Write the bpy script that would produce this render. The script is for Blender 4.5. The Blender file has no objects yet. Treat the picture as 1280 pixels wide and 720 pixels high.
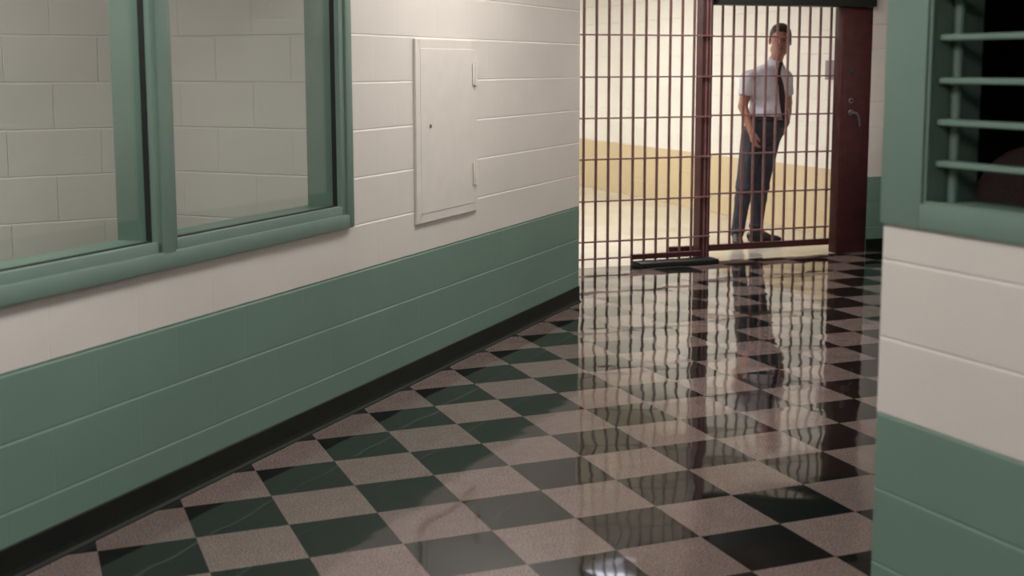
import bpy, bmesh, math, random
import numpy as np
from mathutils import Vector, Matrix
random.seed(4)
R = math.radians
scene = bpy.context.scene
COL = scene.collection

# ------------------------------------------------------------------ helpers
def link(o, parent=None):
    COL.objects.link(o)
    if parent is not None:
        o.parent = parent
    return o

def tag(o, label=None, cat=None, group=None, kind=None):
    if label: o['label'] = label
    if cat: o['category'] = cat
    if group: o['group'] = group
    if kind: o['kind'] = kind
    return o

def empty(name, loc=(0, 0, 0), rz=0.0, label=None, cat=None, group=None, kind=None):
    o = bpy.data.objects.new(name, None)
    o.empty_display_size = 0.1
    link(o)
    o.location = loc
    o.rotation_euler = (0, 0, rz)
    return tag(o, label, cat, group, kind)

class MB:
    """collects shapes into one mesh"""
    def __init__(s):
        s.bm = bmesh.new()
    def box(s, x0, x1, y0, y1, z0, z1, bev=0.0, seg=2):
        bm = s.bm
        vs = [bm.verts.new((x, y, z)) for x in (x0, x1) for y in (y0, y1) for z in (z0, z1)]
        f = [(0, 1, 3, 2), (4, 6, 7, 5), (0, 4, 5, 1), (2, 3, 7, 6), (0, 2, 6, 4), (1, 5, 7, 3)]
        fs = [bm.faces.new([vs[i] for i in q]) for q in f]
        if bev > 0:
            es = list({e for q in fs for e in q.edges})
            bmesh.ops.bevel(bm, geom=es, offset=bev, segments=seg, affect='EDGES', profile=0.5)
        return s
    def tube(s, pts, r, n=14, caps=True):
        bm = s.bm
        pts = [Vector(p) for p in pts]
        rs = r if isinstance(r, (list, tuple)) else [r] * len(pts)
        rings = []
        up = None
        for i, p in enumerate(pts):
            a = pts[max(i - 1, 0)]; b = pts[min(i + 1, len(pts) - 1)]
            t = (b - a).normalized()
            if up is None:
                up = Vector((0, 0, 1)) if abs(t.z) < 0.9 else Vector((1, 0, 0))
            side = t.cross(up).normalized(); up = side.cross(t).normalized()
            rings.append([bm.verts.new(p + (side * math.cos(2 * math.pi * k / n) + up * math.sin(2 * math.pi * k / n)) * rs[i]) for k in range(n)])
        for a, b in zip(rings, rings[1:]):
            for k in range(n):
                bm.faces.new((a[k], a[(k + 1) % n], b[(k + 1) % n], b[k]))
        if caps:
            bm.faces.new(rings[0]); bm.faces.new(rings[-1][::-1])
        return s
    def disc(s, c, axis, r, h, n=24, bev=0.0):
        c = Vector(c); a = Vector(axis).normalized()
        if bev > 0:
            return s.tube([c, c + a * (h - bev), c + a * h], [r, r, r - bev], n)
        return s.tube([c, c + a * h], r, n)
    def prism(s, prof, axis, a, b):
        """profile in the plane perpendicular to axis ('x': (y,z) pairs, 'y': (x,z), 'z': (x,y))"""
        bm = s.bm
        def mk(t, p):
            return {'x': (t, p[0], p[1]), 'y': (p[0], t, p[1]), 'z': (p[0], p[1], t)}[axis]
        A = [bm.verts.new(mk(a, p)) for p in prof]; B = [bm.verts.new(mk(b, p)) for p in prof]
        n = len(prof)
        for k in range(n):
            bm.faces.new((A[k], A[(k + 1) % n], B[(k + 1) % n], B[k]))
        bm.faces.new(A[::-1]); bm.faces.new(B)
        return s
    def build(s, name, mat, parent=None, smooth=False):
        bm = s.bm
        bmesh.ops.recalc_face_normals(bm, faces=bm.faces)
        me = bpy.data.meshes.new(name)
        bm.to_mesh(me); bm.free()
        me.materials.append(mat)
        if smooth:
            me.polygons.foreach_set('use_smooth', [True] * len(me.polygons))
            try: me.set_sharp_from_angle(angle=R(40))
            except Exception: pass
        o = bpy.data.objects.new(name, me)
        return link(o, parent)

# ------------------------------------------------------------------ materials
class N:
    def __init__(s, name):
        s.m = bpy.data.materials.new(name); s.m.use_nodes = True
        s.t = s.m.node_tree
        for n in list(s.t.nodes): s.t.nodes.remove(n)
        s.out = s.t.nodes.new('ShaderNodeOutputMaterial')
        s.b = s.t.nodes.new('ShaderNodeBsdfPrincipled')
        s.t.links.new(s.b.outputs[0], s.out.inputs[0])
    def node(s, typ, **kw):
        n = s.t.nodes.new(typ)
        for k, v in kw.items(): setattr(n, k, v)
        return n
    def set(s, inp, v):
        if hasattr(v, 'is_output') or isinstance(v, bpy.types.NodeSocket): s.t.links.new(v, inp)
        else: inp.default_value = v
    def math(s, op, a, b=None, c=None):
        n = s.node('ShaderNodeMath', operation=op)
        s.set(n.inputs[0], a)
        if b is not None: s.set(n.inputs[1], b)
        if c is not None: s.set(n.inputs[2], c)
        return n.outputs[0]
    def mapr(s, v, a, b, c, d, smooth=False):
        n = s.node('ShaderNodeMapRange')
        if smooth: n.interpolation_type = 'SMOOTHSTEP'
        for i, x in enumerate((v, a, b, c, d)): s.set(n.inputs[i], x)
        return n.outputs[0]
    def mix(s, f, a, b):
        n = s.node('ShaderNodeMix', data_type='RGBA')
        s.set(n.inputs[0], f)
        s.set(n.inputs[6], a if not isinstance(a, tuple) else (*a, 1)); s.set(n.inputs[7], b if not isinstance(b, tuple) else (*b, 1))
        return n.outputs[2]
    def noise(s, vec, scale, detail=3, rough=0.5):
        n = s.node('ShaderNodeTexNoise')
        s.t.links.new(vec, n.inputs['Vector'])
        n.inputs['Scale'].default_value = scale; n.inputs['Detail'].default_value = detail; n.inputs['Roughness'].default_value = rough
        return n.outputs['Fac']
    def obj(s):
        return s.node('ShaderNodeTexCoord').outputs['Object']
    def xyz(s, v):
        n = s.node('ShaderNodeSeparateXYZ'); s.t.links.new(v, n.inputs[0]); return n.outputs
    def bump(s, h, strength=1.0, dist=0.01, normal=None):
        n = s.node('ShaderNodeBump'); n.inputs['Strength'].default_value = strength; n.inputs['Distance'].default_value = dist
        s.set(n.inputs['Height'], h)
        if normal is not None: s.set(n.inputs['Normal'], normal)
        return n.outputs[0]
    def p(s, **kw):
        for k, v in kw.items():
            k = {'color': 'Base Color', 'rough': 'Roughness', 'metal': 'Metallic', 'normal': 'Normal', 'ior': 'IOR', 'spec': 'Specular IOR Level', 'coat': 'Coat Weight', 'sheen': 'Sheen Weight'}[k]
            if isinstance(v, tuple): v = (*v, 1)
            s.set(s.b.inputs[k], v)
        return s.m

def plain(name, col, rough=0.5, metal=0.0, nscale=60, namp=0.08, bump=0.0, bscale=200, spec=0.5):
    n = N(name); v = n.obj()
    f = n.noise(v, nscale, 4)
    lo = tuple(c * (1 - namp) for c in col); hi = tuple(min(1, c * (1 + namp)) for c in col)
    c = n.mix(n.mapr(f, 0.3, 0.7, 0, 1), lo, hi)
    kw = dict(color=c, rough=rough, metal=metal, spec=spec)
    if bump: kw['normal'] = n.bump(n.noise(v, bscale, 3), 1.0, bump)
    return n.p(**kw)

BH, BW = 0.2075, 0.405
CREAM = (0.70, 0.660, 0.625)
GREEN = (0.160, 0.255, 0.210)
def block_mat(name, low, high, split, x0=0.0, z0=0.0, bh=BH, bw=BW, vert=0.35):
    n = N(name); v = n.obj(); X = n.xyz(v)
    zz = n.math('DIVIDE', n.math('SUBTRACT', X[2], z0), bh)
    row = n.math('FLOOR', zz); fz = n.math('FRACT', zz)
    par = n.math('MULTIPLY', n.math('MODULO', n.math('ADD', row, 40.0), 2.0), 0.5)
    uu = n.math('ADD', n.math('DIVIDE', n.math('SUBTRACT', X[0], x0), bw), par)
    fu = n.math('FRACT', n.math('ADD', uu, 100.0))
    du = n.math('MULTIPLY', n.math('MINIMUM', fu, n.math('SUBTRACT', 1.0, fu)), bw)
    wob = n.math('MULTIPLY', n.math('SUBTRACT', n.noise(v, 9, 2), 0.5), 0.0022)
    up = n.math('ADD', n.math('MULTIPLY', n.math('SUBTRACT', 1.0, fz), bh), wob)      # below the joint: wide weathered lip facing up
    dn = n.math('ADD', n.math('MULTIPLY', fz, bh), wob)                                  # above it: a tight return
    gz = n.math('MINIMUM', n.mapr(up, 0.0, 0.0085, 0, 1), n.mapr(dn, 0.0, 0.0018, 0, 1))
    gu = n.mapr(du, 0.0, 0.0042, 0, 1, True)
    # joint depth varies along the wall: thick paint fills some of it
    fill = n.mapr(n.noise(v, 1.7, 2), 0.3, 0.7, 0.55, 1.0)
    gz = n.math('SUBTRACT', 1.0, n.math('MULTIPLY', n.math('SUBTRACT', 1.0, gz), fill))
    gu = n.math('SUBTRACT', 1.0, n.math('MULTIPLY', n.math('SUBTRACT', 1.0, gu), n.math('MULTIPLY', fill, vert)))
    g = n.math('MINIMUM', gz, gu)
    b1 = n.bump(g, 1.0, 0.0060)
    b2 = n.bump(n.noise(v, 130, 5, 0.6), 1.0, 0.0006, b1)
    edge = n.math('ADD', X[2], n.math('MULTIPLY', n.math('SUBTRACT', n.noise(v, 14, 2), 0.5), 0.004))
    isup = n.mapr(edge, split - 0.0008, split + 0.0008, 0, 1)
    tone = n.mapr(n.noise(v, 2.1, 4), 0.25, 0.75, 0.95, 1.04)
    spk = n.mapr(n.noise(v, 210, 3), 0.3, 0.7, 0.96, 1.03)
    c = n.mix(isup, low, high)
    mul = n.node('ShaderNodeVectorMath', operation='SCALE')
    n.t.links.new(c, mul.inputs[0]); n.set(mul.inputs['Scale'], n.math('MULTIPLY', tone, spk))
    return n.p(color=mul.outputs[0], rough=0.42, normal=b2, spec=0.45)

M = {}
M['block_left'] = block_mat('painted_block_left', GREEN, CREAM, 0.6285, x0=2.875 - BW / 2, vert=0.16)
M['block_right'] = block_mat('painted_block_right', GREEN, CREAM, 0.6135, x0=0.11, bh=0.2045, vert=0.08)
M['block_front'] = block_mat('painted_block_front', GREEN, CREAM, 0.618, x0=0.05, bh=0.206)
M['block_room'] = block_mat('painted_block_room', GREEN, CREAM, 0.3, x0=0.0, vert=0.5)
M['block_beyond'] = block_mat('painted_block_beyond', (0.62, 0.51, 0.325), (0.78, 0.765, 0.715), 0.605, x0=0.2, bh=0.204)
M['green_frame'] = plain('green_enamel_frame', (0.160, 0.240, 0.203), 0.38, nscale=8, namp=0.025, bump=0.0002, bscale=60)
M['cream_metal'] = plain('cream_enamel_panel', CREAM, 0.42, nscale=12, namp=0.03, bump=0.0002, bscale=150)
M['maroon'] = plain('maroon_enamel_steel', (0.20, 0.095, 0.095), 0.40, nscale=18, namp=0.2, bump=0.0002, bscale=80)
M['maroon_dark'] = plain('dark_maroon_enamel_steel', (0.060, 0.016, 0.016), 0.55, nscale=14, namp=0.2, spec=0.3, bump=0.0003, bscale=60)
M['black_steel'] = plain('black_steel', (0.005, 0.006, 0.005), 0.6, nscale=30, namp=0.2)
M['vinyl'] = plain('black_vinyl_base', (0.006, 0.009, 0.007), 0.55, nscale=30, namp=0.25, spec=0.3)
M['rubber'] = plain('black_rubber_gasket', (0.008, 0.01, 0.009), 0.6)
M['ceiling'] = plain('white_ceiling_tile', (0.62, 0.60, 0.56), 0.85, nscale=90, namp=0.08, bump=0.001, bscale=150)
M['chrome'] = plain('brushed_steel', (0.20, 0.19, 0.20), 0.4, metal=0.8)
M['lock_green'] = plain('dark_green_lens', (0.02, 0.05, 0.045), 0.25)
M['office_shade'] = plain('office_wall_painted_shade', (0.03, 0.032, 0.03), 0.8)  # near-black colour stands in for the darkness of the unlit office
M['uphol'] = plain('maroon_upholstery', (0.58, 0.38, 0.39), 0.85, nscale=120, namp=0.15, bump=0.001, bscale=300)
M['greybox'] = plain('grey_metal_box', (0.22, 0.20, 0.21), 0.5)
M['skin'] = plain('skin', (0.33, 0.15, 0.10), 0.5, nscale=40, namp=0.10)
M['lips'] = plain('lips', (0.28, 0.10, 0.08), 0.5)
M['hair'] = plain('short_brown_hair', (0.035, 0.02, 0.012), 0.6, nscale=200, namp=0.4, bump=0.003, bscale=260)
M['eye_white'] = plain('eye', (0.10, 0.07, 0.06), 0.25)
M['shirt'] = plain('white_cotton_shirt', (0.52, 0.52, 0.58), 0.8, nscale=7, namp=0.05, bump=0.010, bscale=16)
M['jeans'] = plain('slate_blue_trousers', (0.036, 0.041, 0.058), 0.85, nscale=14, namp=0.25, bump=0.008, bscale=22)
M['tie'] = plain('dark_brown_tie', (0.022, 0.008, 0.009), 0.7)
M['leather'] = plain('black_leather', (0.012, 0.010, 0.010), 0.5)

# checker floor: 12 inch tiles laid square to the gate
TS, OX, OY = 0.3048, 0.4972, 4.3108
def floor_mat():
    n = N('polished_checker_terrazzo'); v = n.obj(); X = n.xyz(v)
    u = n.math('DIVIDE', n.math('SUBTRACT', X[0], OX - 40 * TS), TS)
    w = n.math('DIVIDE', n.math('SUBTRACT', OY + 40 * TS, X[1]), TS)
    iu, iw = n.math('FLOOR', u), n.math('FLOOR', w)
    par = n.math('MODULO', n.math('ADD', iu, iw), 2.0)          # 0 = dark
    fu, fw = n.math('FRACT', u), n.math('FRACT', w)
    cid = n.node('ShaderNodeCombineXYZ'); n.set(cid.inputs[0], iu); n.set(cid.inputs[1], iw)
    wn = n.node('ShaderNodeTexWhiteNoise'); n.t.links.new(cid.outputs[0], wn.inputs['Vector'])
    rnd = wn.outputs['Value']
    chips = n.mapr(n.noise(v, 150, 3, 0.8), 0.33, 0.67, 0, 1)
    marb = n.mapr(n.noise(v, 14, 5, 0.65), 0.32, 0.68, 0, 1)
    lightc = n.mix(chips, (0.052, 0.033, 0.030), (0.325, 0.262, 0.240))
    lightc = n.mix(n.math('MULTIPLY', marb, 0.35), lightc, (0.125, 0.078, 0.070))
    darkc = n.mix(n.math('MULTIPLY', marb, 0.6), (0.0055, 0.0075, 0.0068), (0.013, 0.0155, 0.0140))
    c = n.mix(par, darkc, lightc)
    sc = n.node('ShaderNodeVectorMath', operation='SCALE'); n.t.links.new(c, sc.inputs[0])
    n.set(sc.inputs['Scale'], n.mapr(rnd, 0, 1, 0.92, 1.08))
    # every tile is very slightly dished and the wax rolls a little
    dish = n.math('MULTIPLY', n.math('SINE', n.math('MULTIPLY', fu, math.pi)), n.math('SINE', n.math('MULTIPLY', fw, math.pi)))
    hgt = n.math('ADD', n.math('MULTIPLY', dish, 0.30), n.math('MULTIPLY', n.noise(v, 4.0, 1, 0.4), 1.5))
    hgt = n.math('ADD', hgt, n.math('MULTIPLY', n.noise(v, 14, 1, 0.5), 0.07))
    nb = n.bump(hgt, 1.0, 0.0013)
    return n.p(color=sc.outputs[0], rough=n.mapr(n.noise(v, 3, 3), 0.3, 0.7, 0.035, 0.06), ior=1.58, normal=nb)
M['floor'] = floor_mat()
def floor2_mat():
    n = N('polished_cream_floor'); v = n.obj()
    c = n.mix(n.mapr(n.noise(v, 1.3, 4), 0.3, 0.7, 0, 1), (0.50, 0.465, 0.40), (0.60, 0.57, 0.51))
    nb = n.bump(n.noise(v, 5, 2), 1.0, 0.0012)
    return n.p(color=c, rough=0.16, ior=1.5, normal=nb)
M['floor2'] = floor2_mat()

def glass_mat():
    n = N('window_glass')
    n.t.nodes.remove(n.b)
    tr = n.node('ShaderNodeBsdfTransparent'); tr.inputs[0].default_value = (0.90, 0.93, 0.91, 1)
    gl = n.node('ShaderNodeBsdfGlossy'); gl.inputs['Roughness'].default_value = 0.01
    fr = n.node('ShaderNodeFresnel'); geo = n.node('ShaderNodeNewGeometry')
    n.set(fr.inputs['IOR'], n.mapr(geo.outputs['Backfacing'], 0, 1, 1.5, 1 / 1.5))   # thin pane: same reflectance on both faces
    mx = n.node('ShaderNodeMixShader')
    n.t.links.new(fr.outputs[0], mx.inputs[0]); n.t.links.new(tr.outputs[0], mx.inputs[1]); n.t.links.new(gl.outputs[0], mx.inputs[2])
    n.t.links.new(mx.outputs[0], n.out.inputs[0])
    return n.m
M['glass'] = glass_mat()
def emit_mat(name, col, st):
    n = N(name)
    n.b.inputs['Base Color'].default_value = (0.8, 0.8, 0.8, 1)
    n.b.inputs['Emission Color'].default_value = (*col, 1); n.b.inputs['Emission Strength'].default_value = st
    return n.m

# ------------------------------------------------------------------ frames of the three visible wall planes
def frame(ang, off):
    a = R(ang)
    n = Vector((math.cos(a), -math.sin(a), 0))
    return n * off
LW_O, LW_R = frame(45.3773, -2.7994), R(90 - 45.3773)          # local x runs along the wall, y into it
GP_O, GP_R = frame(92.574, -8.6683), R(90 - 92.574)
RW_O, RW_R = frame(-4.1765, 2.2751), R(-90 + 4.1765)           # local x = minus distance ahead
CEIL = 2.72

def struct(name, mb, mat, loc=(0, 0, 0), rz=0.0, smooth=False):
    o = mb.build(name, mat, None, smooth)
    o.location = loc; o.rotation_euler = (0, 0, rz)
    o['kind'] = 'structure'
    return o
def gpt(s, y, z=0.0):
    """gate-frame point to world"""
    c, si = math.cos(GP_R), math.sin(GP_R)
    return Vector((GP_O.x + c * s - si * y, GP_O.y + si * s + c * y, z))

# floors
mb = MB()
bm = mb.bm
g0, g1 = gpt(-6, 0.0), gpt(12, 0.0)
def slab(mb, pts, z0, z1):
    A = [mb.bm.verts.new((x, y, z0)) for x, y in pts]; B = [mb.bm.verts.new((x, y, z1)) for x, y in pts]
    n = len(pts)
    for k in range(n): mb.bm.faces.new((A[k], A[(k + 1) % n], B[(k + 1) % n], B[k]))
    mb.bm.faces.new(A[::-1]); mb.bm.faces.new(B)
slab(mb, [(-7, -4), (10.5, -4), (10.5, gpt(10.1, 0).y), (g0.x, g0.y)], -0.12, 0.0)
struct('floor', mb, M['floor'])
mb = MB()
slab(mb, [(g0.x, g0.y), (g1.x, g1.y), (12, 19), (-5, 19)], -0.12, 0.0)
struct('floor.001', mb, M['floor2'])
mb = MB(); slab(mb, [(-7, -4), (12.5, -4), (12.5, 19), (-7, 19)], CEIL, CEIL + 0.12)
struct('ceiling', mb, M['ceiling'])

# left wall (runs diagonally), with the window opening
WT = 0.20
WO0, WO1, WZ0, WZ1 = 2.21, 4.655, 0.838, 2.09      # rough opening
LEND = 7.515
mb = MB()
mb.box(-1.2, LEND, 0, WT, 0, WZ0)
mb.box(-1.2, LEND, 0, WT, WZ1, CEIL)
mb.box(-1.2, WO0, 0, WT, WZ0, WZ1)
mb.box(WO1, LEND, 0, WT, WZ0, WZ1)
struct('wall_left', mb, M['block_left'], LW_O, LW_R)
# short return from the corner to the gate line
ce = Vector((3.394, 7.283, 0))
mb = MB(); mb.box(-0.2, 0.0, 0.02, 1.23, 0, CEIL)
struct('wall_left_return', mb, M['block_front'], (ce.x - 0.005, ce.y, 0), 0)

def cove(length0, length1, h=0.1046):
    return [(-0.0065, 0.002), (-0.018, 0.0), (-0.017, 0.004), (-0.0085, 0.016), (-0.0065, 0.03), (-0.0065, h - 0.003), (-0.004, h), (0, h), (0, 0), (-0.0065, 0)]
PROF = [(0, 0), (-0.019, 0), (-0.018, 0.004), (-0.010, 0.013), (-0.0065, 0.028), (-0.0065, 0.1016), (-0.004, 0.1046), (0, 0.1046)]
mb = MB(); mb.prism(PROF, 'x', -1.2, LEND)
struct('baseboard_left', mb, M['vinyl'], LW_O, LW_R)

# right foreground wall with its barred window
RS = 2.4635
OX0, OX1, OZ0, OZ1 = -2.325 - 0.0, 1.0, 1.178, 2.05
mb = MB()
mb.box(-RS, 4.5, 0, 0.175, 0, 1.12)
mb.box(-RS, 4.5, 0, 0.175, 2.10, CEIL)
mb.box(1.05, 4.5, 0, 0.175, 1.12, 2.10)
mb.box(-RS, -RS + 0.006, 0.0, 0.175, 1.12, 2.10)
struct('wall_right', mb, M['block_right'], RW_O, RW_R)
mb = MB(); mb.prism(PROF, 'x', -RS, 4.5)
struct('baseboard_right', mb, M['vinyl'], RW_O, RW_R)
# the office wall that turns away behind the corner
rw_c, rw_s = math.cos(RW_R), math.sin(RW_R)
def rpt(x, y, z=0.0):
    return Vector((RW_O.x + rw_c * x - rw_s * y, RW_O.y + rw_s * x + rw_c * y, z))
oc = rpt(-RS, 0.0)
OA = R(90 - 40)
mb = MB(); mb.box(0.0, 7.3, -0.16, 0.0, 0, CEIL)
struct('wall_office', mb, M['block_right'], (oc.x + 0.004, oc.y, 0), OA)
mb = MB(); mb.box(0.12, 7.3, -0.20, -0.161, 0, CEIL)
struct('wall_office_shade_lining', mb, M['office_shade'], (oc.x + 0.004, oc.y, 0), OA)  # added sheet: its dark colour gives the office side its shade
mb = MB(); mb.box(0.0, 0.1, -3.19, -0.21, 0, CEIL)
struct('wall_office_end', mb, M['office_shade'], (oc.x + 5.2 * math.cos(OA), oc.y + 5.2 * math.sin(OA), 0), OA)
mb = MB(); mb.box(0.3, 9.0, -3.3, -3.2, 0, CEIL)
struct('wall_office_back', mb, M['office_shade'], (oc.x, oc.y, 0), OA)
# wall in the gate plane, right of the gate
mb = MB(); mb.box(6.118, 6.82, 0, 0.2, 0, CEIL)
struct('wall_front', mb, M['block_front'], GP_O, GP_R)
mb = MB(); mb.prism(PROF, 'x', 6.12, 6.80)
struct('baseboard_front', mb, M['vinyl'], GP_O, GP_R)
# closing walls of the near hall (outside the picture)
mb = MB(); mb.box(-6.9, 9.1, 0, 0.15, 0, CEIL)
struct('wall_back', mb, M['block_front'], (0, -3.9, 0), 0)
mb = MB(); mb.box(0, 0.15, -3.8, 1.2, 0, CEIL)
struct('wall_near_left', mb, M['block_front'], (-2.95, 0, 0), 0)

# walls beyond the gate
WX = 6.80
mb = MB(); mb.box(-18.5, -8.62, 0, 0.2, 0, CEIL)
struct('wall_beyond_right', mb, M['block_beyond'], (WX, 0, 0), R(-90))
mb = MB(); mb.box(8.9, 18.5, 0, 0.2, 0, CEIL)
struct('wall_beyond_left', mb, M['block_beyond'], (2.6, 0, 0), R(90))
mb = MB(); mb.box(2.4, 7.0, 0, 0.2, 0, CEIL)
struct('wall_beyond_end', mb, M['block_beyond'], (0, 18.2, 0), 0)
mb = MB(); mb.box(2.0, 3.05, 0.02, 0.2, 0, CEIL)
struct('wall_front_left', mb, M['block_front'], GP_O, GP_R)

# the room behind the window
wa = R(10)
def wall_seg(name, p, q, mat, th=0.12):
    p, q = Vector((*p, 0)), Vector((*q, 0)); d = q - p
    mb = MB(); mb.box(0, d.length, 0, th, 0, CEIL)
    return struct(name, mb, mat, p, math.atan2(d.y, d.x))
ACorner = (0.672, 6.045)
wall_seg('wall_room_far', (-4.2, 6.045 - 0.176 * 4.872), ACorner, M['block_room'])
b0 = Vector((ACorner[0], ACorner[1], 0)); dB = Vector((0.7024, -0.7118, 0))
M['block_room_b'] = block_mat('painted_block_room_side', GREEN, CREAM, 0.3, x0=0.1, vert=0.4)
e = b0 + dB * 0.86
wall_seg('wall_room_side', (b0.x, b0.y), (e.x, e.y), M['block_room_b'])
wall_seg('wall_room_left', (-4.2, 0.0), (-4.2, 5.2), M['block_room'])

# ------------------------------------------------------------------ window in the left wall
win = empty('window_1', LW_O, LW_R, kind='structure')
W0, W1, Z0, Z1 = 2.20, 4.663, 0.828, 2.10       # outside of the frame
G0, G1, GZ0, GZ1 = 2.285, 4.578, 0.928, 2.00    # daylight
MU0, MU1 = 3.375, 3.485
def ring(mb, x0, x1, z0, z1, wx, wz, y0, y1, bev):
    mb.box(x0, x0 + wx, y0, y1, z0, z1, bev); mb.box(x1 - wx, x1, y0, y1, z0, z1, bev)
    mb.box(x0 + wx * 0.6, x1 - wx * 0.6, y0, y1, z0, z0 + wz, bev); mb.box(x0 + wx * 0.6, x1 - wx * 0.6, y0, y1, z1 - wz, z1, bev)
mb = MB()
ring(mb, W0, W1, Z0, Z1, 0.052, 0.062, -0.028, 0.05, 0.008)       # proud bull-nosed casing
ring(mb, W0 + 0.03, W1 - 0.03, Z0 + 0.035, Z1 - 0.035, 0.058, 0.064, -0.016, 0.155, 0.004)  # inner stop and reveal
mb.build('window_frame', M['green_frame'], win, True)
mb = MB(); mb.box(MU0 - 0.0, MU1, -0.016, 0.155, Z0 + 0.05, Z1 - 0.05, 0.004)
mb.box(MU0 + 0.022, MU1 - 0.022, -0.027, -0.010, Z0 + 0.05, Z1 - 0.05, 0.006)
mb.build('mullion', M['green_frame'], win, True)
for a, b in ((G0, MU0), (MU1, G1)):
    mb = MB()
    t = 0.012
    mb.box(b - 0.004, b + 0.002, 0.006, 0.028, GZ0, GZ1); mb.box(a - 0.002, a + 0.006, 0.002, 0.030, GZ0, GZ1)
    mb.box(a, b, 0.004, 0.022, GZ0 - 0.003, GZ0 + 0.003); mb.box(a, b, 0.004, 0.022, GZ1 - 0.003, GZ1 + 0.003)
    mb.build('gasket', M['rubber'], win)
    mb = MB(); mb.box(a + 0.001, b - 0.001, 0.022, 0.028, GZ0 + 0.001, GZ1 - 0.001)
    mb.build('glass_pane', M['glass'], win)

# ------------------------------------------------------------------ barred window in the right wall
w2 = empty('window_2', RW_O, RW_R, kind='structure')
X0, X1 = -RS, 1.05                      # outside of the casing
mb = MB()
FO = 0.012                               # casing stands this much proud of the blocks
A0, A1, B0, B1 = -2.325, 0.93, 1.180, 2.04
mb.box(X0 - 0.004, A0, -FO, 0.176, 1.116, 2.104, 0.003)
mb.box(A1, X1, -FO, 0.176, 1.116, 2.104, 0.003)
mb.box(A0 - 0.01, A1 + 0.01, -FO, 0.176, 1.116, B0, 0.003)
mb.box(A0 - 0.01, A1 + 0.01, -FO, 0.176, B1, 2.104, 0.003)
mb.box(A0 - 0.002, A0 + 0.008, -0.004, 0.010, B0, B1, 0.002)       # inner lip
mb.box(A0, A1, -0.004, 0.010, B0 - 0.002, B0 + 0.006, 0.002)
mb.build('window_frame', M['green_frame'], w2, True)
for z in (1.278, 1.380, 1.482, 1.5865, 1.690, 1.793, 1.895):
    mb = MB(); mb.box(A0 + 0.004, A1 - 0.004, 0.022, 0.060, z - 0.0075, z + 0.0075, 0.004)
    mb.build('crossbar', M['green_frame'], w2, True)
for x in (A0 + 0.016, -1.2, 0.1):
    mb = MB(); mb.tube([(x, 0.077, B0), (x, 0.077, B1)], 0.0135, 14)
    mb.build('upright_bar', M['green_frame'], w2, True)
# ------------------------------------------------------------------ access panel on the left wall
ap = empty('access_panel', LW_O + Vector((0.7118, 0.7024, 0)) * 5.6 + Vector((0, 0, 0.768)), LW_R,
           'flush cream metal access door with hinges and key lock on the cream block wall', 'access panel')
pw0, pw1, ph = 5.262 - 5.6, 5.942 - 5.6, 1.650 - 0.768
fb = 0.046
mb = MB()
ring(mb, pw0, pw1, 0, ph, fb, fb, -0.015, -0.0005, 0.002)
mb.build('panel_frame', M['cream_metal'], ap)
mb = MB(); mb.box(pw0 + fb - 0.002, pw1 - fb + 0.002, -0.0175, -0.001, fb - 0.002, ph - fb + 0.002, 0.002)
mb.build('panel_door', M['cream_metal'], ap)
for za, zb in ((1.421, 1.540), (0.904, 1.025)):
    mb = MB(); xk = 5.905 - 5.6
    mb.tube([(xk, -0.026, za - 0.768), (xk, -0.026, zb - 0.768)], 0.0095, 12)
    mb.box(xk - 0.028, xk + 0.028, -0.024, -0.0195, za - 0.768 + 0.004, zb - 0.768 - 0.004, 0.001)
    mb.build('hinge', M['cream_metal'], ap, True)
mb = MB(); mb.disc((5.403 - 5.6, -0.0165, 1.233 - 0.768), (0, -1, 0), 0.010, 0.005, 20, 0.001)
lk = mb.build('key_lock', M['greybox'], ap, True)
mb = MB(); mb.box(5.403 - 5.6 - 0.0016, 5.403 - 5.6 + 0.0016, -0.0222, -0.0214, 1.233 - 0.768 - 0.006, 1.233 - 0.768 + 0.006)
mb.build('keyhole', M['rubber'], lk)

# ------------------------------------------------------------------ barred gate
HZ = [0.1975, 0.5070, 0.8235, 1.1325, 1.4405, 1.7525, 2.0600, 2.3700]
def bar_mesh(z0, z1, r=0.0110):
    mb = MB(); mb.tube([(0, 0, z0), (0, 0, z1)], r, 14)
    bmesh.ops.recalc_face_normals(mb.bm, faces=mb.bm.faces)
    me = bpy.data.meshes.new('bar'); mb.bm.to_mesh(me); mb.bm.free(); me.materials.append(M['maroon'])
    me.polygons.foreach_set('use_smooth', [True] * len(me.polygons)); me.set_sharp_from_angle(angle=R(40))
    return me
def add_bar(me, parent, x, y):
    o = bpy.data.objects.new('bar', me); link(o, parent); o.location = (x, y, 0); return o
fixed = empty('fixed_barred_panel', GP_O, GP_R,
              'fixed maroon grille of tall round bars between left wall corner and thick post', 'grille')
me_long = bar_mesh(0.0, CEIL)
k = 4.5135
while k > 3.1:
    add_bar(me_long, fixed, k, 0.0); k -= 0.1014
for z in HZ:
    mb = MB(); mb.box(3.06, 4.672, -0.016, 0.016, z - 0.0055, z + 0.0055, 0.0015)
    mb.build('crossbar', M['maroon'], fixed)
mb = MB(); mb.box(3.06, 4.0, -0.018, 0.018, 0.061, 0.072, 0.0015); mb.build('crossbar', M['maroon'], fixed)
mb = MB(); mb.box(4.0, 4.60, -0.020, 0.020, 0.046, 0.085, 0.003); mb.build('bottom_rail', M['maroon_dark'], fixed)

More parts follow.
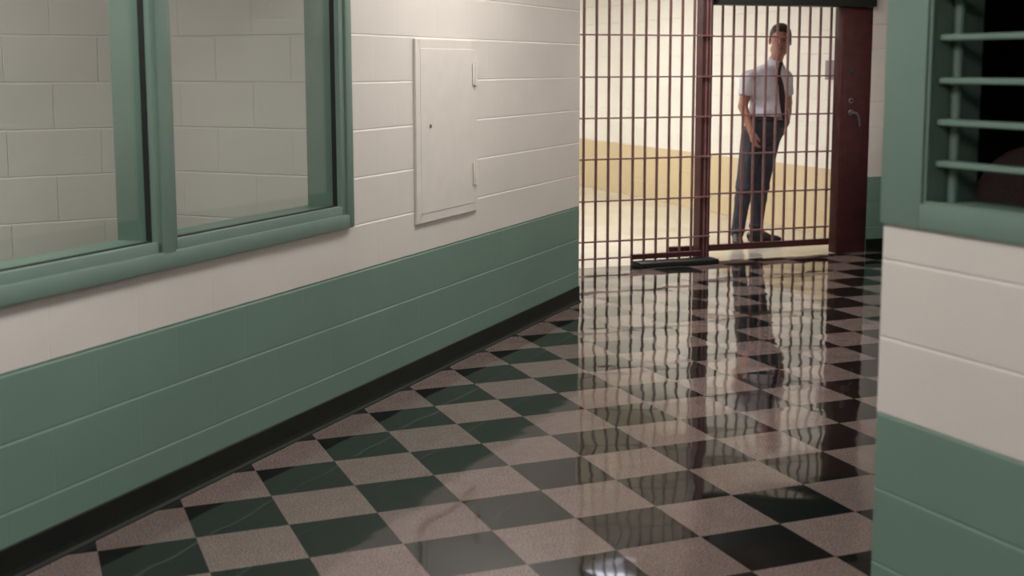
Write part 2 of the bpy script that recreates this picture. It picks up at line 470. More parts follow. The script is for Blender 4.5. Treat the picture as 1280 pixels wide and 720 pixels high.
post = empty('gate_post', gpt(4.65, 0.06), GP_R,
             'thick dark maroon steel post between the fixed bars and the sliding gate', 'post')
mb = MB(); mb.box(-0.048, 0.040, -0.030, 0.075, 0.0, CEIL, 0.003); mb.build('post_tube', M['maroon_dark'], post)
mb = MB(); mb.box(-0.022, -0.006, -0.036, -0.0302, 0.0, CEIL, 0.001)
mb.box(0.010, 0.022, -0.036, -0.0302, 0.0, CEIL, 0.001); mb.build('cover_strip', M['maroon'], post)

LY = 0.20      # the sliding leaf hangs this far behind the fixed bars
leaf = empty('sliding_gate', GP_O, GP_R,
             'sliding maroon barred gate leaf closed in front of the standing man', 'gate')
me_leaf = bar_mesh(0.095, 2.34)
for i in range(11):
    add_bar(me_leaf, leaf, 4.864 + i * 0.0995, LY)
for z in HZ[:-1]:
    mb = MB(); mb.box(4.655, 6.03, LY - 0.020, LY + 0.020, z - 0.0055, z + 0.0055, 0.0015)
    mb.build('crossbar', M['maroon'], leaf)
mb = MB(); mb.box(4.415, 6.03, LY - 0.02, LY + 0.02, 0.046, 0.096, 0.003); mb.build('bottom_rail', M['maroon_dark'], leaf)
mb = MB(); mb.box(4.64, 6.03, LY - 0.02, LY + 0.02, 2.30, 2.36, 0.003); mb.build('top_rail', M['maroon_dark'], leaf)
mb = MB(); mb.box(4.66, 4.72, LY - 0.02, LY + 0.02, 0.09, 2.32, 0.003); mb.build('stile', M['maroon'], leaf)
mb = MB(); mb.box(5.932, 6.04, LY - 0.02, LY + 0.02, 0.09, 2.32, 0.003); mb.build('stile', M['maroon'], leaf)

jm = empty('lock_housing', gpt(5.99, 0.06), GP_R,
           'tall dark maroon lock housing with lever handle at right edge of the gate', 'gate jamb')
jx0, jx1 = 5.836 - 5.99, 6.117 - 5.99
mb = MB(); mb.box(jx0, jx1, -0.060, 0.050, 0.0, 1.985, 0.004)
mb.build('housing_body', M['maroon_dark'], jm, True)
mb = MB(); mb.box(jx0 + 0.012, jx1 - 0.03, -0.064, -0.059, 0.30, 1.90, 0.002)
mb.build('cover_plate', M['maroon_dark'], jm, True)
FY = -0.064
def jp(s): return s - 5.99
mb = MB(); mb.box(jp(5.907), jp(5.947), FY - 0.010, FY, 1.465, 1.505, 0.004); mb.build('indicator', M['lock_green'], jm, True)
mb = MB(); mb.disc((jp(5.928), FY, 1.242), (0, -1, 0), 0.021, 0.008, 24, 0.003)
esc = mb.build('key_escutcheon', M['chrome'], jm, True)
mb = MB(); mb.disc((jp(5.928), FY - 0.008, 1.242), (0, -1, 0), 0.012, 0.0015, 20); mb.build('keyhole', M['rubber'], esc)
mb = MB(); mb.disc((jp(5.932), FY, 1.146), (0, -1, 0), 0.025, 0.010, 24, 0.003)
mb.tube([(jp(5.932), FY - 0.008, 1.146), (jp(5.932), FY - 0.045, 1.146), (jp(5.951), FY - 0.052, 1.142), (jp(5.972), FY - 0.050, 1.112), (jp(5.986), FY - 0.045, 1.070), (jp(5.992), FY - 0.040, 1.036)],
        [0.010, 0.010, 0.010, 0.0085, 0.0078, 0.006], 12)
mb.build('lever_handle', M['chrome'], jm, True)

hd = empty('gate_header', gpt(5.4, 0.05), GP_R,
           'black steel operator box running across the top of the sliding gate opening', 'gate header')
mb = MB(); mb.box(4.692 - 5.4, 6.117 - 5.4, -0.10, 0.10, 1.99, 2.40, 0.006); mb.build('operator_box', M['black_steel'], hd, True)
mb = MB(); mb.box(4.692 - 5.4, 6.117 - 5.4, -0.035, 0.10, 2.402, CEIL, 0.003); mb.build('transom_plate', M['maroon_dark'], hd, True)
fg = MB(); fg.box(-0.36, 0.305, -0.17, -0.018, 0, 0.038, 0.004)
fgo = tag(fg.build('floor_guide', M['black_steel'], None, True), 'low black steel guide channel on the floor at the foot of the fixed bars', 'guide rail')
fgo.location = gpt(4.365, 0.0); fgo.rotation_euler = (0, 0, GP_R)

# wall box beyond the gate
bx = empty('wall_box', (WX, 9.25, 1.40), R(-90), 'small grey metal box on the cream wall beyond the gate', 'wall box')
mb = MB(); mb.box(-0.09, 0.09, -0.06, 0, 0, 0.17, 0.004); mb.build('box_body', M['greybox'], bx, True)
mb = MB(); mb.box(-0.082, 0.082, -0.064, -0.060, 0.008, 0.162, 0.002); mb.build('box_cover', M['greybox'], bx, True)

# ------------------------------------------------------------------ office chair behind the barred window
ch = empty('office_chair', (4.12, 4.10, 0), R(-30), 'dim maroon upholstered chair inside the dark room behind the green window bars', 'chair')
mb = MB()
def pad(mb, cx, cy, cz, hx, hy, hz, p=3.2, n=20, m=14):
    """super-ellipsoid cushion"""
    bm = mb.bm
    def se(c, e): return math.copysign(abs(c) ** (2 / e), c)
    rings = []
    for i in range(1, m):
        ph = math.pi * i / m - math.pi / 2
        rings.append([bm.verts.new((cx + hx * se(math.cos(ph), p) * se(math.cos(t), p), cy + hy * se(math.cos(ph), p) * se(math.sin(t), p), cz + hz * se(math.sin(ph), p))) for t in [2 * math.pi * k / n for k in range(n)]])
    for a, b in zip(rings, rings[1:]):
        for k in range(n): bm.faces.new((a[k], a[(k + 1) % n], b[(k + 1) % n], b[k]))
    bm.faces.new(rings[0][::-1]); bm.faces.new(rings[-1])
pad(mb, 0, 0.20, 0.87, 0.27, 0.06, 0.30, 2.1)
mb.build('backrest', M['uphol'], ch, True)
mb = MB(); pad(mb, 0, -0.03, 0.48, 0.25, 0.24, 0.05); mb.build('seat', M['uphol'], ch, True)
mb = MB(); mb.tube([(0, 0, 0.06), (0, 0, 0.44)], [0.03, 0.022], 16); mb.build('gas_column', M['black_steel'], ch, True)
mb = MB(); mb.tube([(0, 0.05, 0.43), (0, 0.25, 0.45), (0, 0.27, 0.62), (0, 0.25, 0.80)], 0.018, 10); mb.build('back_support', M['black_steel'], ch, True)
for i in range(5):
    a = 2 * math.pi * i / 5
    mb = MB(); mb.tube([(0, 0, 0.10), (0.29 * math.cos(a), 0.29 * math.sin(a), 0.065)], [0.024, 0.015], 10)
    lg = mb.build('leg', M['black_steel'], ch, True)
    mb = MB(); c = Vector((0.29 * math.cos(a), 0.29 * math.sin(a), 0.029)); mb.tube([c + Vector((-0.02 * math.sin(a), 0.02 * math.cos(a), 0)), c - Vector((-0.02 * math.sin(a), 0.02 * math.cos(a), 0))], 0.029, 14)
    mb.build('caster', M['rubber'], lg, True)

# ------------------------------------------------------------------ ceiling lights
def fixture(x, y, rz, w, l, em, label, watts=None, zc=CEIL):
    t = empty('ceiling_light', (x, y, zc), rz, label, 'ceiling light', 'ceiling lights')
    mb = MB(); d = 0.07
    mb.box(-w / 2, -w / 2 + 0.02, -l / 2, l / 2, -d, 0, 0.002); mb.box(w / 2 - 0.02, w / 2, -l / 2, l / 2, -d, 0, 0.002)
    mb.box(-w / 2 + 0.02, w / 2 - 0.02, -l / 2, -l / 2 + 0.02, -d, 0); mb.box(-w / 2 + 0.02, w / 2 - 0.02, l / 2 - 0.02, l / 2, -d, 0)
    mb.build('light_frame', M['cream_metal'], t)
    mb = MB(); mb.box(-w / 2 + 0.021, w / 2 - 0.021, -l / 2 + 0.021, l / 2 - 0.021, -d + 0.006, -0.01)
    mb.build('diffuser', em, t)
    return t
NEAR = emit_mat('fluorescent_lens_near', (1.0, 0.955, 0.90), 5.2)
LENS = emit_mat('prismatic_lens', (0.85, 0.88, 1.0), 1.6)
FAR_FILL = emit_mat('added_fill_lens_far', (1.0, 0.965, 0.91), 30.0)
NEAR2 = emit_mat('fluorescent_lens_near_camera', (1.0, 0.955, 0.90), 7.5)
FAR2 = emit_mat('fluorescent_lens_corridor', (1.0, 0.955, 0.89), 11.0)
ROOM = emit_mat('fluorescent_lens_room', (1.0, 0.955, 0.90), 5.5)
fixture(2.6, 5.2, R(-45), 0.6, 1.2, NEAR, 'square-cornered ceiling light over the tiled hall, nearest the access panel')
fixture(5.0, 7.35, 0, 0.6, 1.0, NEAR, 'added unseen ceiling light in front of the gate, brightening the wall beside it')  # added lamp, unseen: brightens the wall strip and post by the gate
fixture(0.4, 2.6, R(-45), 0.6, 1.2, NEAR2, 'ceiling light over the tiled hall, between the green window and the barred window')
fixture(-0.3, -0.6, R(-45), 0.6, 1.2, NEAR2, 'ceiling light over the tiled hall behind the camera')
fixture(4.04, 9.78, 0, 0.44, 0.62, FAR_FILL, 'added bright ceiling light out of view beyond the gate, lighting man and corridor')  # added fill lamp, hidden by the left wall: lights the man's side
fixture(4.48, 8.97, 0, 0.40, 0.40, LENS, 'small ceiling light just beyond the bars, mirrored in the floor')
fixture(4.9, 12.0, 0, 0.6, 1.2, FAR2, 'ceiling light in the middle of the bright corridor beyond the gate')
fixture(4.9, 15.5, 0, 0.6, 1.2, FAR2, 'ceiling light at the far end of the bright corridor beyond the gate')
fixture(-0.9, 4.6, R(45), 0.6, 1.2, ROOM, 'ceiling light in the room behind the green framed window')

# ------------------------------------------------------------------ smooth solids (signed distances turned into one continuous mesh)
def sdf_mesh(name, prims, mat, parent, h=0.006, k=0.02, cuts=(), post=None):
    """prims: ('cap', a, b, ra, rb[, squash]) | ('ell', c, radii, rotmat) ; each may carry its own k and op"""
    lo = np.array([1e9] * 3); hi = -lo
    for p in prims:
        if p.get('op') == 'sub': continue
        if p['t'] == 'cap':
            for q, r in ((p['a'], p['ra']), (p['b'], p['rb'])):
                lo = np.minimum(lo, np.array(q) - r); hi = np.maximum(hi, np.array(q) + r)
        else:
            m = max(p['r']); lo = np.minimum(lo, np.array(p['c']) - m); hi = np.maximum(hi, np.array(p['c']) + m)
    lo = lo - 4 * h; hi = hi + 4 * h
    n = np.ceil((hi - lo) / h).astype(int) + 1
    ax = [lo[i] + h * np.arange(n[i]) for i in range(3)]
    V = np.full(n, 1.0, dtype=np.float32)
    for p in prims:
        kk = p.get('k', k); pad_ = kk + 3 * h
        if p['t'] == 'cap':
            a = np.array(p['a'], float); b = np.array(p['b'], float); rm = max(p['ra'], p['rb'])
            bl = np.minimum(a, b) - rm - pad_; bh = np.maximum(a, b) + rm + pad_
        else:
            c = np.array(p['c'], float); rm = max(p['r']); bl = c - rm - pad_; bh = c + rm + pad_
        i0 = np.clip(np.floor((bl - lo) / h).astype(int), 0, n - 1); i1 = np.clip(np.ceil((bh - lo) / h).astype(int) + 1, 1, n)
        sl = tuple(slice(i0[i], i1[i]) for i in range(3))
        gx, gy, gz = np.meshgrid(ax[0][sl[0]], ax[1][sl[1]], ax[2][sl[2]], indexing='ij')
        P = np.stack([gx, gy, gz], -1)
        if p['t'] == 'cap':
            ab = b - a; t = np.clip(((P - a) @ ab) / max(ab @ ab, 1e-12), 0, 1)
            D = P - a - t[..., None] * ab
            if 'sq' in p:        # flatten along a direction: ('axis', factor)
                u = np.array(p['sq'][0], float); u /= np.linalg.norm(u)
                D = D + ((D @ u) * (1 / p['sq'][1] - 1))[..., None] * u
            d = np.linalg.norm(D, axis=-1) - (p['ra'] + (p['rb'] - p['ra']) * t)
        else:
            L = P - c
            if p.get('m') is not None: L = L @ np.array(p['m'])        # columns = local axes
            q = np.linalg.norm(L / np.array(p['r']), axis=-1)
            q2 = np.linalg.norm(L / np.array(p['r']) ** 2, axis=-1) + 1e-9
            d = q * (q - 1) / q2
        d = d.astype(np.float32)
        old = V[sl]
        if p.get('op') == 'sub':
            V[sl] = np.maximum(old, -d) if kk <= 0 else np.maximum(old, -d) + 0.25 / kk * np.maximum(kk - np.abs(old + d), 0) ** 2
        else:
            if kk <= 0: V[sl] = np.minimum(old, d)
            else:
                hh = np.maximum(kk - np.abs(old - d), 0)
                V[sl] = np.minimum(old, d) - 0.25 * hh * hh / kk
    for cpt, cn in cuts:       # keep the side cn points away from
        gx, gy, gz = np.meshgrid(ax[0], ax[1], ax[2], indexing='ij')
        cn = np.array(cn, float); cn /= np.linalg.norm(cn)
        V = np.maximum(V, ((gx - cpt[0]) * cn[0] + (gy - cpt[1]) * cn[1] + (gz - cpt[2]) * cn[2]).astype(np.float32))
    S = V < 0
    # surface nets
    Cn = np.zeros(n - 1, dtype=np.int32)
    corners = [(i, j, l) for i in (0, 1) for j in (0, 1) for l in (0, 1)]
    def sub(A, c): return A[c[0]:A.shape[0] - 1 + c[0], c[1]:A.shape[1] - 1 + c[1], c[2]:A.shape[2] - 1 + c[2]]
    for c in corners: Cn += sub(S, c)
    act = (Cn > 0) & (Cn < 8)
    idx = -np.ones(act.shape, dtype=np.int64); cells = np.argwhere(act); idx[act] = np.arange(len(cells))
    acc = np.zeros((len(cells), 3)); cnt = np.zeros(len(cells))
    for c1 in corners:
        for d_ in range(3):
            if c1[d_] == 1: continue
            c2 = list(c1); c2[d_] = 1
            v1 = V[cells[:, 0] + c1[0], cells[:, 1] + c1[1], cells[:, 2] + c1[2]]; v2 = V[cells[:, 0] + c2[0], cells[:, 1] + c2[1], cells[:, 2] + c2[2]]
            m = (v1 < 0) != (v2 < 0)
            t = np.where(m, v1 / np.where(m, v1 - v2, 1), 0)
            pt = np.array(c1, float) + t[:, None] * (np.array(c2) - np.array(c1))
            acc[m] += pt[m]; cnt[m] += 1
    verts = lo + h * (cells + acc / cnt[:, None])
    faces = []
    for d_ in range(3):
        e1, e2 = [x for x in range(3) if x != d_]
        A = S; s1 = [slice(None)] * 3; s2 = [slice(None)] * 3; s1[d_] = slice(0, -1); s2[d_] = slice(1, None)
        a_ = A[tuple(s1)]; b_ = A[tuple(s2)]
        ed = np.argwhere(a_ != b_)
        ed = ed[(ed[:, e1] > 0) & (ed[:, e2] > 0) & (ed[:, e1] < n[e1] - 1) & (ed[:, e2] < n[e2] - 1)]
        ins = a_[ed[:, 0], ed[:, 1], ed[:, 2]]
        q = []
        for o1, o2 in ((1, 1), (0, 1), (0, 0), (1, 0)):
            c = ed.copy(); c[:, e1] -= o1; c[:, e2] -= o2; q.append(idx[c[:, 0], c[:, 1], c[:, 2]])
        q = np.stack(q, 1)
        flip = ins if d_ != 1 else ~ins
        q[~flip] = q[~flip][:, ::-1]
        faces.append(q)
    F = np.concatenate(faces)
    F = F[(F >= 0).all(1)]
    if post is not None: verts = post(verts)
    me = bpy.data.meshes.new(name)
    me.from_pydata(verts.tolist(), [], F.tolist())
    me.update()
    me.materials.append(mat)
    me.polygons.foreach_set('use_smooth', [True] * len(me.polygons))
    o = bpy.data.objects.new(name, me)
    return link(o, parent)
def cap(a, b, ra, rb=None, **kw): return dict(t='cap', a=a, b=b, ra=ra, rb=ra if rb is None else rb, **kw)
def ell(c, r, m=None, **kw): return dict(t='ell', c=c, r=r, m=m, **kw)

# ------------------------------------------------------------------ the standing man
# local frame: x to the viewer's right, -y towards the hall, z up
MO = Vector((5.945, 9.22, 0)); MR = -R(21.85)
man = empty('person', MO, MR, 'man in white short-sleeved shirt, dark tie and dark trousers standing behind the closed gate', 'person')
def J(px, py, y=0.0):
    return np.array([(px - 940) * 0.00695, y, (302.5 - py) * 0.00676])
def rz(deg):
    c, s_ = math.cos(R(deg)), math.sin(R(deg)); return np.array([[c, -s_, 0], [s_, c, 0], [0, 0, 1.0]])
YT = 30           # torso turned to the viewer's right
F_ = np.array([math.sin(R(YT)), -math.cos(R(YT)), 0])     # facing direction
S_ = np.array([math.cos(R(YT)), math.sin(R(YT)), 0])      # towards his left shoulder (viewer's right, further)
mt = np.stack([S_, -F_, [0, 0, 1.0]], 1)
pel = J(952, 160); wst = J(956, 138); chs = J(955, 106); upc = J(956, 92)
neck0 = J(962, 76, -0.02); neck1 = J(966, 62, -0.05); head = J(967.3, 46, -0.06)
shR = J(928.5, 94, -0.10); elR = J(922.5, 128, -0.10); wrR = J(931, 158, -0.19)
shL = J(979, 93, 0.08); elL = J(984, 124, 0.12); wrL = J(980, 149, 0.02)
hipR = J(936, 165, -0.06); knR = J(927, 226, -0.10); anR = J(920.5, 291, -0.05)
hipL = J(961, 165, 0.05); knL = J(950, 228, 0.02); anL = J(946.5, 287, 0.06)
def torso(g=0.0):
    return [ell(chs + F_ * 0.005, (0.203 + g, 0.132 + g, 0.17 + g), mt), ell(upc - S_ * 0.0, (0.150 + g, 0.085 + g, 0.075 + g), mt, k=0.05),
            ell(wst + F_ * 0.01, (0.187 + g, 0.138 + g, 0.15), mt, k=0.06), ell(pel, (0.176 + g, 0.128 + g, 0.12), mt, k=0.05)]
def arm(sh, el, wr, g=0.0, k=0.03):
    return [cap(sh, el, 0.052 + g, 0.040 + g, k=k), cap(el, el * 0.55 + wr * 0.45, 0.039 + g, 0.038 + g, k=0.01), cap(el * 0.55 + wr * 0.45, wr, 0.038 + g, 0.026 + g, k=0.01)]
HY = -12           # head turned almost to the viewer
hm = rz(HY)
HS = 1.03
def H(x, y, z):   # head-local: x his left (viewer's right), -y forward, z up
    v = np.array([x, y, z]) * HS
    tl = R(3); v = np.array([v[0] * math.cos(tl) + v[2] * math.sin(tl), v[1], -v[0] * math.sin(tl) + v[2] * math.cos(tl)])
    return head + hm @ v
def hr(*r): return tuple(HS * x for x in r)
headp = [ell(H(0, 0.018, 0.035), hr(0.083, 0.100, 0.098), hm), ell(H(0, -0.022, -0.040), hr(0.064, 0.070, 0.085), hm, k=0.03),
         ell(H(0, -0.052, -0.098), hr(0.032, 0.030, 0.024), hm, k=0.03),                                   # chin
         cap(H(-0.052, 0.0, -0.075), H(-0.022, -0.050, -0.098), 0.020 * HS, 0.018 * HS, k=0.03), cap(H(0.052, 0.0, -0.075), H(0.022, -0.050, -0.098), 0.020 * HS, 0.018 * HS, k=0.03),
         cap(H(-0.03, -0.083, 0.022), H(0.03, -0.083, 0.022), 0.012 * HS, k=0.015),                           # brow
         cap(H(0, -0.088, 0.008), H(0, -0.108, -0.030), 0.009 * HS, 0.0135 * HS, k=0.010),                    # nose
         ell(H(-0.012, -0.096, -0.034), hr(0.009, 0.010, 0.008), hm, k=0.006), ell(H(0.012, -0.096, -0.034), hr(0.009, 0.010, 0.008), hm, k=0.006),
         ell(H(-0.040, -0.066, -0.018), hr(0.020, 0.016, 0.016), hm, k=0.015), ell(H(0.040, -0.066, -0.018), hr(0.020, 0.016, 0.016), hm, k=0.015),
         ell(H(-0.030, -0.094, 0.003), hr(0.016, 0.012, 0.010), hm, op='sub', k=0.012), ell(H(0.030, -0.094, 0.003), hr(0.016, 0.012, 0.010), hm, op='sub', k=0.012),
         ell(H(0, -0.092, -0.062), hr(0.022, 0.010, 0.008), hm, k=0.008),                                      # lips
         ell(H(-0.084, 0.012, -0.008), hr(0.009, 0.019, 0.032), hm, k=0.006), ell(H(0.084, 0.012, -0.008), hr(0.009, 0.019, 0.032), hm, k=0.006)]
def hand(wr, dirv, palm_n, side, curl=0.5, sc=0.95):
    """wr wrist, dirv towards the finger tips, palm_n out of the palm, side = thumb direction"""
    d = np.array(dirv, float); d /= np.linalg.norm(d)
    pn = np.array(palm_n, float); pn -= d * (pn @ d); pn /= np.linalg.norm(pn)
    t = np.array(side, float); t -= d * (t @ d) + pn * (t @ pn); t /= np.linalg.norm(t)
    P = [cap(wr, wr + d * 0.025 * sc, 0.025 * sc, 0.024 * sc, k=0.015)]
    for i, off in enumerate((0.027, 0.009, -0.009, -0.026)):
        P.append(cap(wr + d * 0.015 * sc + t * off * 0.5 * sc, wr + d * 0.088 * sc + t * off * sc, 0.014 * sc, 0.0115 * sc, k=0.008))
    L = [(0.040, 0.024, 0.020), (0.045, 0.028, 0.021), (0.042, 0.026, 0.020), (0.032, 0.019, 0.018)]
    for i, off in enumerate((0.030, 0.010, -0.010, -0.029)):
        p = wr + d * (0.092 - 0.004 * abs(i - 1)) * sc + t * off * sc
        ang = 0.18 + 0.1 * i
        for j, l in enumerate(L[i]):
            v = d * math.cos(ang) + pn * math.sin(ang) + t * (0.012 * (1 - i))
            q = p + v / np.linalg.norm(v) * l * sc
            P.append(cap(p, q, (0.0098 - 0.001 * j) * sc, (0.0090 - 0.001 * j) * sc, k=0.003)); p = q; ang += curl
    p = wr + d * 0.022 * sc + t * 0.020 * sc
    for j, (l, aa) in enumerate(((0.038, 0.50), (0.030, 0.22), (0.025, 0.08))):
        v = d * math.cos(aa) + t * math.sin(aa) + pn * 0.35
        q = p + v / np.linalg.norm(v) * l * sc
        P.append(cap(p, q, (0.0145 - 0.002 * j) * sc, (0.0125 - 0.002 * j) * sc, k=0.006)); p = q
    return P
def leg(h_, kn, an, g=0.0):
    m_ = kn * 0.72 + an * 0.28
    return [cap(h_, kn, 0.083 + g, 0.054 + g, k=0.04), cap(kn, m_, 0.053 + g, 0.054 + g, k=0.02), cap(m_, an, 0.053 + g, 0.036 + g, k=0.02)]
body = torso(-0.012) + [cap(neck0, neck1, 0.056, 0.053, k=0.03)] + headp
body += arm(shR, elR, wrR) + arm(shL, elL, wrL)
body += hand(wrR, (0.22, -0.10, -1), (0.9, 0.5, 0.1), (0.3, -1, 0), 0.48)
body += hand(wrL, (-0.25, -0.10, -1), (-0.8, 0.5, 0), (-0.3, -1, 0), 0.35)
body += leg(hipR, knR, anR, -0.004) + leg(hipL, knL, anL, -0.004)
body += [cap(anR, anR + np.array([-0.01, -0.12, -0.045]), 0.030, 0.018), cap(anL, anL + np.array([0.11, -0.05, -0.050]), 0.030, 0.016)]
sdf_mesh('body', body, M['skin'], man, h=0.0062, k=0.02)

# hair: short, parted, close at the sides
hair = [ell(H(0, 0.026, 0.046), hr(0.0885, 0.103, 0.099), hm), ell(H(-0.01, -0.045, 0.103), hr(0.062, 0.045, 0.030), hm, k=0.02),
        cap(H(-0.080, -0.012, 0.03), H(-0.082, 0.0, -0.008), 0.010, 0.007, k=0.01), cap(H(0.080, -0.012, 0.03), H(0.082, 0.0, -0.008), 0.010, 0.007, k=0.01),
        ell(H(0, -0.125, 0.010), hr(0.125, 0.085, 0.066), hm, op='sub', k=0.01), ell(H(0, -0.03, -0.115), hr(0.13, 0.13, 0.095), hm, op='sub', k=0.01)]
sdf_mesh('hair', hair, M['hair'], man, h=0.005)
for s_ in (-1, 1):
    sdf_mesh('eye', [ell(H(0.030 * s_, -0.078, 0.003), hr(0.013, 0.012, 0.0085), hm)], M['eye_white'], man, h=0.003)
    sdf_mesh('eyebrow', [cap(H(0.016 * s_, -0.0945, 0.022), H(0.046 * s_, -0.083, 0.023), 0.005, 0.004)], M['hair'], man, h=0.003)
sdf_mesh('mouth', [cap(H(-0.020, -0.0955, -0.061), H(0.020, -0.0955, -0.061), 0.0045)], M['lips'], man, h=0.003)

# shirt with short sleeves and collar
cuR = shR * 0.50 + elR * 0.50; cuL = shL * 0.40 + elL * 0.60
shirt = torso(0.008)[:3] + [ell(pel + np.array([0, 0, 0.05]), (0.182, 0.136, 0.10), mt, k=0.05),
         cap(neck0 - [0, 0, 0.02], shR, 0.050, 0.064, k=0.05), cap(neck0 - [0, 0, 0.02], shL, 0.050, 0.060, k=0.05), cap(neck0 - [0, 0, 0.01], upc, 0.060, 0.09, k=0.04),
         cap(shR, cuR, 0.066, 0.064, k=0.04), cap(shL, cuL, 0.062, 0.060, k=0.03),
         ell(wst + np.array([0, 0, 0.04]) - S_ * 0.05 + F_ * 0.05, (0.08, 0.07, 0.05), mt, k=0.05)]
dR = (elR - shR) / np.linalg.norm(elR - shR); dL = (elL - shL) / np.linalg.norm(elL - shL)
shirt += [cap(cuR + dR * 0.072, cuR + dR * 0.15, 0.075, 0.075, op='sub', k=0.0), cap(cuL + dL * 0.062, cuL + dL * 0.15, 0.066, 0.066, op='sub', k=0.0)]
sdf_mesh('shirt', shirt, M['shirt'], man, h=0.0068, k=0.03, cuts=[((0, 0, J(0, 142.5)[2]), (0, 0, -1))])
# sleeve ends must not eat the shirt body, so the collar is its own piece
nd = (neck1 - neck0) / np.linalg.norm(neck1 - neck0)
c0 = neck0 + nd * 0.022
coll = [cap(c0 - nd * 0.02, c0 + nd * 0.028, 0.068, 0.062), cap(c0 + F_ * 0.052 - S_ * 0.012, c0 + F_ * 0.074 - S_ * 0.045 - [0, 0, 0.045], 0.014, 0.008, k=0.02), cap(c0 + F_ * 0.052 + S_ * 0.012, c0 + F_ * 0.074 + S_ * 0.045 - [0, 0, 0.045], 0.014, 0.008, k=0.02)]
sdf_mesh('collar', coll, M['shirt'], man, h=0.006, cuts=[(c0 + nd * 0.030, nd)])
# tie hanging down the front, lying on the shirt
tk = c0 + F_ * 0.074 - [0, 0, 0.012]
def onchest(py, side=0.0, out=0.0):
    z = J(0, py)[2]; t_ = (138 - py) / (138 - 86)
    base = wst * (1 - t_) + chs * t_ if t_ < 0.65 else wst * (1 - t_) + chs * t_
    base = np.array([base[0], base[1], z])
    return base + F_ * (0.142 + out) + S_ * side
tp = [tk, onchest(88, 0.0, -0.010), onchest(102, 0.014, 0.008), onchest(120, 0.036, 0.008), onchest(138, 0.056, 0.014)]
tie = [ell(tk, (0.020, 0.016, 0.020), mt)]
for (a, b, r1, r2) in zip(tp, tp[1:], (0.014, 0.024, 0.030, 0.036), (0.024, 0.030, 0.036, 0.042)):
    tie.append(cap(a, b, r1, r2, sq=(F_, 0.30), k=0.004))
tie.append(cap(tp[-1], tp[-1] + np.array([0, 0, -0.035]), 0.042, 0.006, sq=(F_, 0.30), k=0.004))
sdf_mesh('tie', tie, M['tie'], man, h=0.005)
# trousers
tr = [ell(pel + np.array([0, 0, 0.01]), (0.187, 0.140, 0.13), mt), ell(wst - np.array([0, 0, 0.05]), (0.184, 0.140, 0.10), mt, k=0.05)]
for (h_, kn, an, sgn) in ((hipR, knR, anR, 0), (hipL, knL, anL, 1)):
    m_ = kn * 0.7 + an * 0.3
    tr += [cap(h_, kn, 0.096, 0.073, k=0.03), cap(kn, m_, 0.072, 0.065, k=0.02), cap(m_, an + np.array([0, 0, 0.0]), 0.065, 0.055, k=0.02),
           ell(an + np.array([0, -0.01, 0.035]), (0.062, 0.064, 0.020), None, k=0.02), ell(kn + np.array([0, -0.01, -0.03]), (0.076, 0.080, 0.03), None, k=0.02)]
sdf_mesh('trousers', tr, M['jeans'], man, h=0.0068, k=0.03, cuts=[((0, 0, J(0, 142.0)[2]), (0, 0, 1)), ((0, 0, J(0, 293.5)[2]), (0, 0, -1))])
# belt
bz = J(0, 142.3)[2]
bc = np.array([wst[0] * 0.8 + pel[0] * 0.2, 0, 0]); mbm = MB()
cen = np.array([wst[0] * 0.85 + pel[0] * 0.15, wst[1], bz])
ring_o = []; 
nb_ = 40; prev = None; RR = []
for i in range(nb_):
    t = 2 * math.pi * i / nb_
    dd = S_ * math.cos(t) + F_ * math.sin(t) * 0.77
    RR.append([mbm.bm.verts.new(Vector(cen + dd * rr + np.array([0, 0, zz]))) for rr, zz in ((0.199, -0.018), (0.203, -0.016), (0.203, 0.016), (0.199, 0.018), (0.15, 0.018), (0.15, -0.018))])
for i in range(nb_):
    a, b = RR[i], RR[(i + 1) % nb_]
    for j in range(6): mbm.bm.faces.new((a[j], b[j], b[(j + 1) % 6], a[(j + 1) % 6]))
belt = mbm.build('belt', M['leather'], man, True)
bk = cen + F_ * 0.158
mb = MB(); mb.box(-0.024, 0.024, -0.006, 0.006, -0.018, 0.018, 0.004); o = mb.build('buckle', M['chrome'], belt, True); o.location = bk; o.rotation_euler = (0, 0, R(YT))
po = cen - S_ * 0.205 - np.array([0, 0.02, 0.055])
mb = MB(); mb.box(-0.022, 0.022, -0.045, 0.045, -0.065, 0.065, 0.012, 3); o = mb.build('belt_pouch', M['leather'], man, True); o.location = po; o.rotation_euler = (0, 0, R(YT) * 0.6)
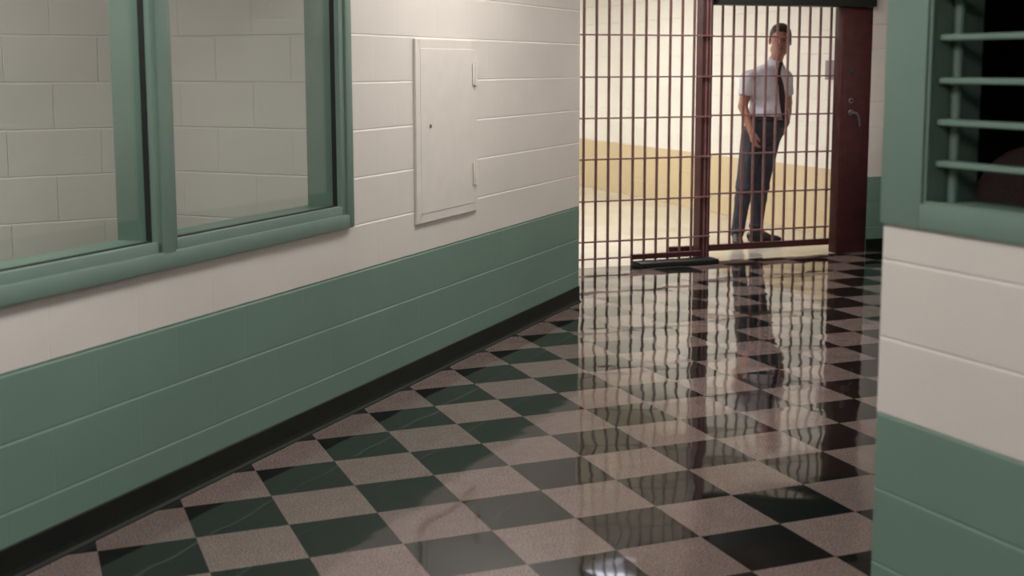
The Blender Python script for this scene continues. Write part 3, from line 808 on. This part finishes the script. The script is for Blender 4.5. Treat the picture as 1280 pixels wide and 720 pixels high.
# shoes: the right one points at the hall, the left one to the viewer's right
def shoe(an, deg):
    f = np.array([math.sin(R(deg)), -math.cos(R(deg)), 0]); s2 = np.array([f[1], -f[0], 0]) * -1
    g = np.array([an[0], an[1], 0.0]); m = np.stack([s2, f, [0, 0, 1.0]], 1)
    P = [cap(g - f * 0.045 + [0, 0, 0.045], g + f * 0.06 + [0, 0, 0.042], 0.038, 0.040), ell(g + f * 0.145 + [0, 0, 0.034], (0.047, 0.085, 0.034), m, k=0.03),
         cap(g + [0, 0, 0.06], g + f * 0.005 + [0, 0, 0.115], 0.040, 0.044, k=0.03), cap(g + f * 0.05 + [0, 0, 0.065], g + f * 0.09 + [0, 0, 0.05], 0.034, 0.032, k=0.02)]
    o = sdf_mesh('shoe', P, M['leather'], man, h=0.006, k=0.02, cuts=[((0, 0, 0.012), (0, 0, -1))])
    sm = MB(); pr = []
    for i in range(28):
        t = 2 * math.pi * i / 28; c_, s_ = math.cos(t), math.sin(t)
        L = 0.150 * c_ + 0.080; w = 0.046 * s_ * (1 - 0.16 * (1 - c_) / 2 - 0.1 * (1 if abs(c_) < 0.35 else 0))
        p = g + f * L + s2 * w; pr.append((p[0], p[1]))
    sm.prism(pr, 'z', 0.0, 0.016)
    sm.build('sole', M['rubber'], o, True)
shoe(anR, -8); shoe(anL, 62)

# ------------------------------------------------------------------ camera
cd = bpy.data.cameras.new('camera'); cam = bpy.data.objects.new('camera', cd); link(cam)
F0 = 1562.26; yaw, pitch, roll = R(21.854), R(7.4009), R(-0.0897)
f = Vector((math.sin(yaw) * math.cos(pitch), math.cos(yaw) * math.cos(pitch), -math.sin(pitch)))
r = Vector((math.cos(yaw), -math.sin(yaw), 0)); u = r.cross(f)
r2 = r * math.cos(roll) + u * math.sin(roll); u2 = -r * math.sin(roll) + u * math.cos(roll)
mat = Matrix((r2, u2, -f)).transposed().to_4x4(); mat.translation = Vector((0, 0, 1.5174))
cam.matrix_world = mat
cd.sensor_width = 36; cd.sensor_fit = 'HORIZONTAL'; cd.lens = F0 / 1280 * 36
cd.shift_y = -(360 - 286.403) / 1280
cd.clip_start = 0.05
cd.dof.use_dof = True; cd.dof.focus_distance = 6.3; cd.dof.aperture_fstop = 2.6
scene.camera = cam

w = bpy.data.worlds.new('world'); scene.world = w; w.use_nodes = True
bg = w.node_tree.nodes['Background']; bg.inputs[0].default_value = (0.8, 0.82, 0.85, 1); bg.inputs[1].default_value = 0.02
vs = scene.view_settings
vs.view_transform = 'Standard'; vs.look = 'None'; vs.gamma = 1.0; vs.exposure = 1.62; vs.use_curve_mapping = False
try:
    scene.cycles.max_bounces = 10; scene.cycles.transparent_max_bounces = 16; scene.cycles.use_denoising = True
except Exception: pass
